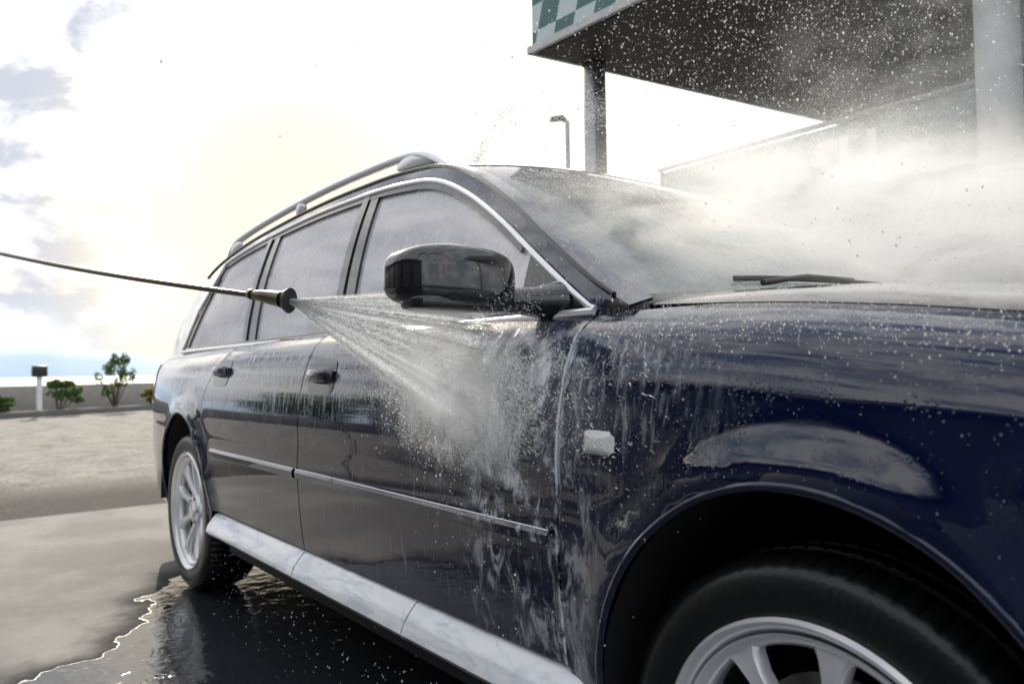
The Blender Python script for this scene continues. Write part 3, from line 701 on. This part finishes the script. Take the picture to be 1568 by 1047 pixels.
sl=empty('street_lamp'); L=Vector((-12.86,10.32,0))
sweep('pole',[L,L+Vector((0,0,3)),L+Vector((0,0,6.65))],[.09,.07,.055],GALV,sl,14)
arm=Vector((-.61,-.79,0)); 
sweep('arm',[L+Vector((0,0,6.62)),L+Vector((0,0,6.70))+arm*.15],[.05,.04],GALV,sl,10)
sweep('lamp_head',[L+Vector((0,0,6.66))+arm*.02,L+Vector((0,0,6.72))+arm*.1,L+Vector((0,0,6.70))+arm*.35,L+Vector((0,0,6.66))+arm*.42],[.05,.14,.13,.05],PLAST,sl,12,flat=(1,.5))
# canopy
cn=empty('wash_bay_canopy')
def make_check():
    t=NT('chequered_fascia'); co=t.co(); X,Y,Z=xyz(t,co)
    u=t.m('ADD',X,t.m('MULTIPLY',Z,-.30)); 
    cb=t.n('ShaderNodeCombineXYZ'); t.l(u,cb.inputs[0]); t.l(Z,cb.inputs[2]); cb.inputs[1].default_value=.11
    ck=t.n('ShaderNodeTexChecker'); t.l(t.mp(cb.outputs[0],(1,1,1),(.02,.0,.02)),ck.inputs[0]); ck.inputs['Scale'].default_value=5.0
    ck.inputs[1].default_value=(.012,.12,.095,1); ck.inputs[2].default_value=(.60,.68,.68,1)
    nz=t.noise(co,6,4); c=t.mix(t.m('MULTIPLY',nz,.25),ck.outputs[0],(.3,.35,.36,1))
    p=t.pr(Base_Color=c,Roughness=.35); return t.fin(p.outputs[0])
CHK=make_check()
def make_soffit():
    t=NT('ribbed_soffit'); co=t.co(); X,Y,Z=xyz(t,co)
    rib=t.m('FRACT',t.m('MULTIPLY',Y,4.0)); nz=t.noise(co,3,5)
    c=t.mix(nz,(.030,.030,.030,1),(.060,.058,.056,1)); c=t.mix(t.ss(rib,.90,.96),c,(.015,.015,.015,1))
    p=t.pr(Base_Color=c,Roughness=.6); return t.fin(p.outputs[0])
SOF=make_soffit()
A0=(-3.84,1.92);B0=(-3.05,8.2);C0=(6,8.6);D0=(6,2.30)
def prism(name,poly,z0,z1,mat,parent):
    n=len(poly); V=[(x,y,z0) for x,y in poly]+[(x,y,z1) for x,y in poly]
    F=[tuple(range(n-1,-1,-1)),tuple(range(n,2*n))]+[(i,(i+1)%n,n+(i+1)%n,n+i) for i in range(n)]
    return new_obj(name,V,F,mat,parent,False)
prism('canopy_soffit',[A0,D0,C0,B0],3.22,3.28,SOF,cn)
def grow(k):
    return [(A0[0]-k,A0[1]-k),(D0[0]+k,D0[1]-k),(C0[0]+k,C0[1]+k),(B0[0]-k,B0[1]+k)]
prism('canopy_fascia',grow(.03),3.282,4.10,CHK,cn)
TRM=simple('aluminium_edge',(.50,.50,.49),.4,.3)
gp=grow(.045)
for i in range(4):
    a=Vector((*gp[i],3.247)); b=Vector((*gp[(i+1)%4],3.247)); m=(a+b)/2; dd=b-a
    box('canopy_edge_trim',tuple(m),(dd.length+.03,.03,.055),TRM,cn,0,math.atan2(dd.y,dd.x))
box('canopy_post',(-3.74,2.40,1.608),(.13,.13,3.22),GALV,cn,.01)
box('canopy_post_back',(-3.2,7.2,1.608),(.12,.12,3.22),GALV,cn,.01)
box('canopy_post_side',(5.2,2.9,1.608),(.12,.12,3.22),GALV,cn,.01)
def make_part():
    t=NT('teal_glass_panel'); co=t.co(); nz=t.noise(co,5,5,.65,.7); fb=t.ss(t.vor(co,32),.3,.1)
    tr=t.n('ShaderNodeBsdfTransparent'); tr.inputs[0].default_value=(.62,.78,.76,1)
    p=t.pr(Base_Color=t.mix(t.ss(nz,.35,.68),(.12,.21,.21,1),(.36,.46,.46,1)),Roughness=.25)
    m=t.n('ShaderNodeMixShader'); t.l(t.m('ADD',t.ss(nz,.35,.7,.62,.84),t.m('MULTIPLY',fb,.10),clamp=True),m.inputs[0]); t.l(tr.outputs[0],m.inputs[1]); t.l(p.outputs[0],m.inputs[2]); return t.fin(m.outputs[0])
PG=make_part()
gw=empty('glass_partition_wall')
xs=[-3.5,-2.0,-.5,1.0,2.5]
for i in range(4):
    box('glass_panel',((xs[i]+xs[i+1])/2,2.88,1.25),(1.48,.012,2.26),PG,gw)
    box('panel_mullion',(xs[i],2.88,1.2),(.018,.03,2.398),GALV,gw,.004)
box('top_rail',(-.5,2.88,2.41),(6.06,.04,.025),GALV,gw,.004)
box('bottom_rail',(-.5,2.88,.07),(6.06,.06,.08),GALV,gw,.004)
fc=bpy.data.curves.new('wash_lettering','FONT'); fc.body='WASH'; fc.size=.45; fc.extrude=.004; fc.offset=.012; fc.space_character=.95
fo=bpy.data.objects.new('wash_lettering',fc); sc.collection.objects.link(fo); fo.location=(-2.80,2.865,1.98); fo.rotation_euler=(pi/2,0,0); fo.scale=(.82,1,1)
LET=simple('white_vinyl_lettering',(.92,.93,.93),.5,var=.03)
fc.materials.append(LET); fo.parent=gw
dp=empty('service_column')
sweep('upper_pipe',[(-1.04,2.70,1.86),(-1.04,2.70,3.215)],.105,WHT,dp,28)
sweep('pipe_collar',[(-1.04,2.70,1.84),(-1.04,2.70,1.93)],.115,WHT,dp,28)
sweep('lower_pipe',[(-1.0,2.72,0),(-1.0,2.72,1.86)],.055,GALV,dp,20)
tr=empty('tree_row'); cl=[]
for i in range(16):
    x=-42+i*3.6+random.uniform(-.8,.8); y=-15+random.uniform(-1,1); h=random.uniform(3.0,4.6)
    sweep('trunk',[(x,y,0),(x+.1,y,h*.4),(x,y+.1,h*.75)],[.16,.12,.05],BARK,tr,8)
    for k in range(9):
        cl.append(((x+random.uniform(-1.6,1.6),y+random.uniform(-1.,1.),h*random.uniform(.3,.95)),(1.0,1.0,.7)))
V,F=leaves(cl,9000,.20); new_obj('foliage',V,F,LEAF,tr,False)
hall=empty('added_dark_hall')  # unseen dark hall, added to darken the reflections in the car paint
WALLM=simple('added_hall_cladding',(.045,.05,.06),.6,bump=.2,bs=10); ROOFM=simple('roof_edge_metal',(.10,.10,.10),.4,.5); DOORM=simple('added_hall_door',(.09,.10,.11),.5)
box('walls',(-3.0,-9.0,2.1),(22,3.0,4.2),WALLM,hall)
box('roof',(-3.0,-8.9,4.32),(22.6,3.8,.22),ROOFM,hall,.02)
for k in range(5):
    box('added_hall_door',(-12+k*4.4,-7.48,1.5),(3.2,.06,3.0),DOORM,hall,.01)
    box('window',(-9.8+k*4.4,-7.48,2.1),(.7,.05,1.2),BLK,hall,.01)
# ------------------------------------------------------------------ LIGHT / SKY
az_=math.radians(12); sd_=Vector((-math.cos(az_),math.sin(az_),0)); el=math.radians(30)
sv=Vector((sd_.x*math.cos(el),sd_.y*math.cos(el),math.sin(el)))
sun=bpy.data.lights.new('sun','SUN'); sun.energy=5.0; sun.angle=math.radians(.5); sun.color=(1,.90,.72)
so=bpy.data.objects.new('sun',sun); sc.collection.objects.link(so); so.rotation_euler=sv.to_track_quat('Z','Y').to_euler()
w=bpy.data.worlds.new('World'); sc.world=w; w.use_nodes=True; nt=w.node_tree; nt.nodes.clear()
class WN(NT):
    def __init__(s,t): s.t=t
t=WN(nt)
out=t.n('ShaderNodeOutputWorld'); bg=t.n('ShaderNodeBackground'); bg.inputs[1].default_value=.15
sky=t.n('ShaderNodeTexSky',sky_type='NISHITA'); sky.sun_disc=False; sky.sun_elevation=el; sky.sun_rotation=math.atan2(sd_.x,sd_.y)%(2*pi)
sky.air_density=1.2; sky.dust_density=2.0
tc=t.n('ShaderNodeTexCoord').outputs['Generated']
n1_=t.noise(t.mp(tc,(1,1,2.2),(.3,.1,0)),3.2,8,.58,.25)
n2_=t.noise(t.mp(tc,(1,1,2.0),(1.3,.4,.2)),6.5,9,.64,.3)
cloud=t.ss(n1_,.34,.50); shade=t.ss(n2_,.40,.56)
ccol=t.mix(shade,(4.5,4.75,5.4,1),(9.2,9.2,9.3,1))
dot=t.n('ShaderNodeVectorMath',operation='DOT_PRODUCT'); t.l(tc,dot.inputs[0]); dot.inputs[1].default_value=Vector((-.78,.56,.20)).normalized()
hz=t.ss(dot.outputs['Value'],.88,.955)
ccol=t.mix(hz,ccol,(12.5,12.2,11.6,1))
col=t.mix(t.m('MAXIMUM',cloud,hz),sky.outputs[0],ccol)
sz=xyz(t,tc)[2]; col=t.mix(t.ss(sz,.12,.02,0,.85),col,(5.9,6.2,6.6,1))
d2=t.n('ShaderNodeVectorMath',operation='DOT_PRODUCT'); t.l(tc,d2.inputs[0]); d2.inputs[1].default_value=Vector((-math.cos(math.radians(22))*.98,math.sin(math.radians(22))*.98,.18)).normalized()
col=t.mix(t.ss(d2.outputs['Value'],.95,1.0,0,.9),col,(8.6,7.4,5.2,1))
t.l(col,bg.inputs[0]); t.l(bg.outputs[0],out.inputs[0])
# ------------------------------------------------------------------ CAMERA
cam=bpy.data.cameras.new('camera'); co_=bpy.data.objects.new('camera',cam); sc.collection.objects.link(co_); sc.camera=co_
cam.lens=27.2; cam.sensor_width=36; cam.clip_end=60000; cam.clip_start=.02
th=math.radians(37.6); pt=math.radians(1.95); rl=math.radians(.9)
f=Vector((-math.cos(th)*math.cos(pt),math.sin(th)*math.cos(pt),math.sin(pt))); r=Vector((math.sin(th),math.cos(th),0)); u=r.cross(f)
r2=r*math.cos(rl)-u*math.sin(rl); u2=u*math.cos(rl)+r*math.sin(rl)
M=Matrix((r2,u2,-f)).transposed().to_4x4(); M.translation=Vector((.555,-1.754,.87)); co_.matrix_world=M
cam.dof.use_dof=True; cam.dof.focus_distance=1.65; cam.dof.aperture_fstop=4.5
sc.view_settings.view_transform='Standard'; sc.view_settings.look='None'; sc.view_settings.exposure=0
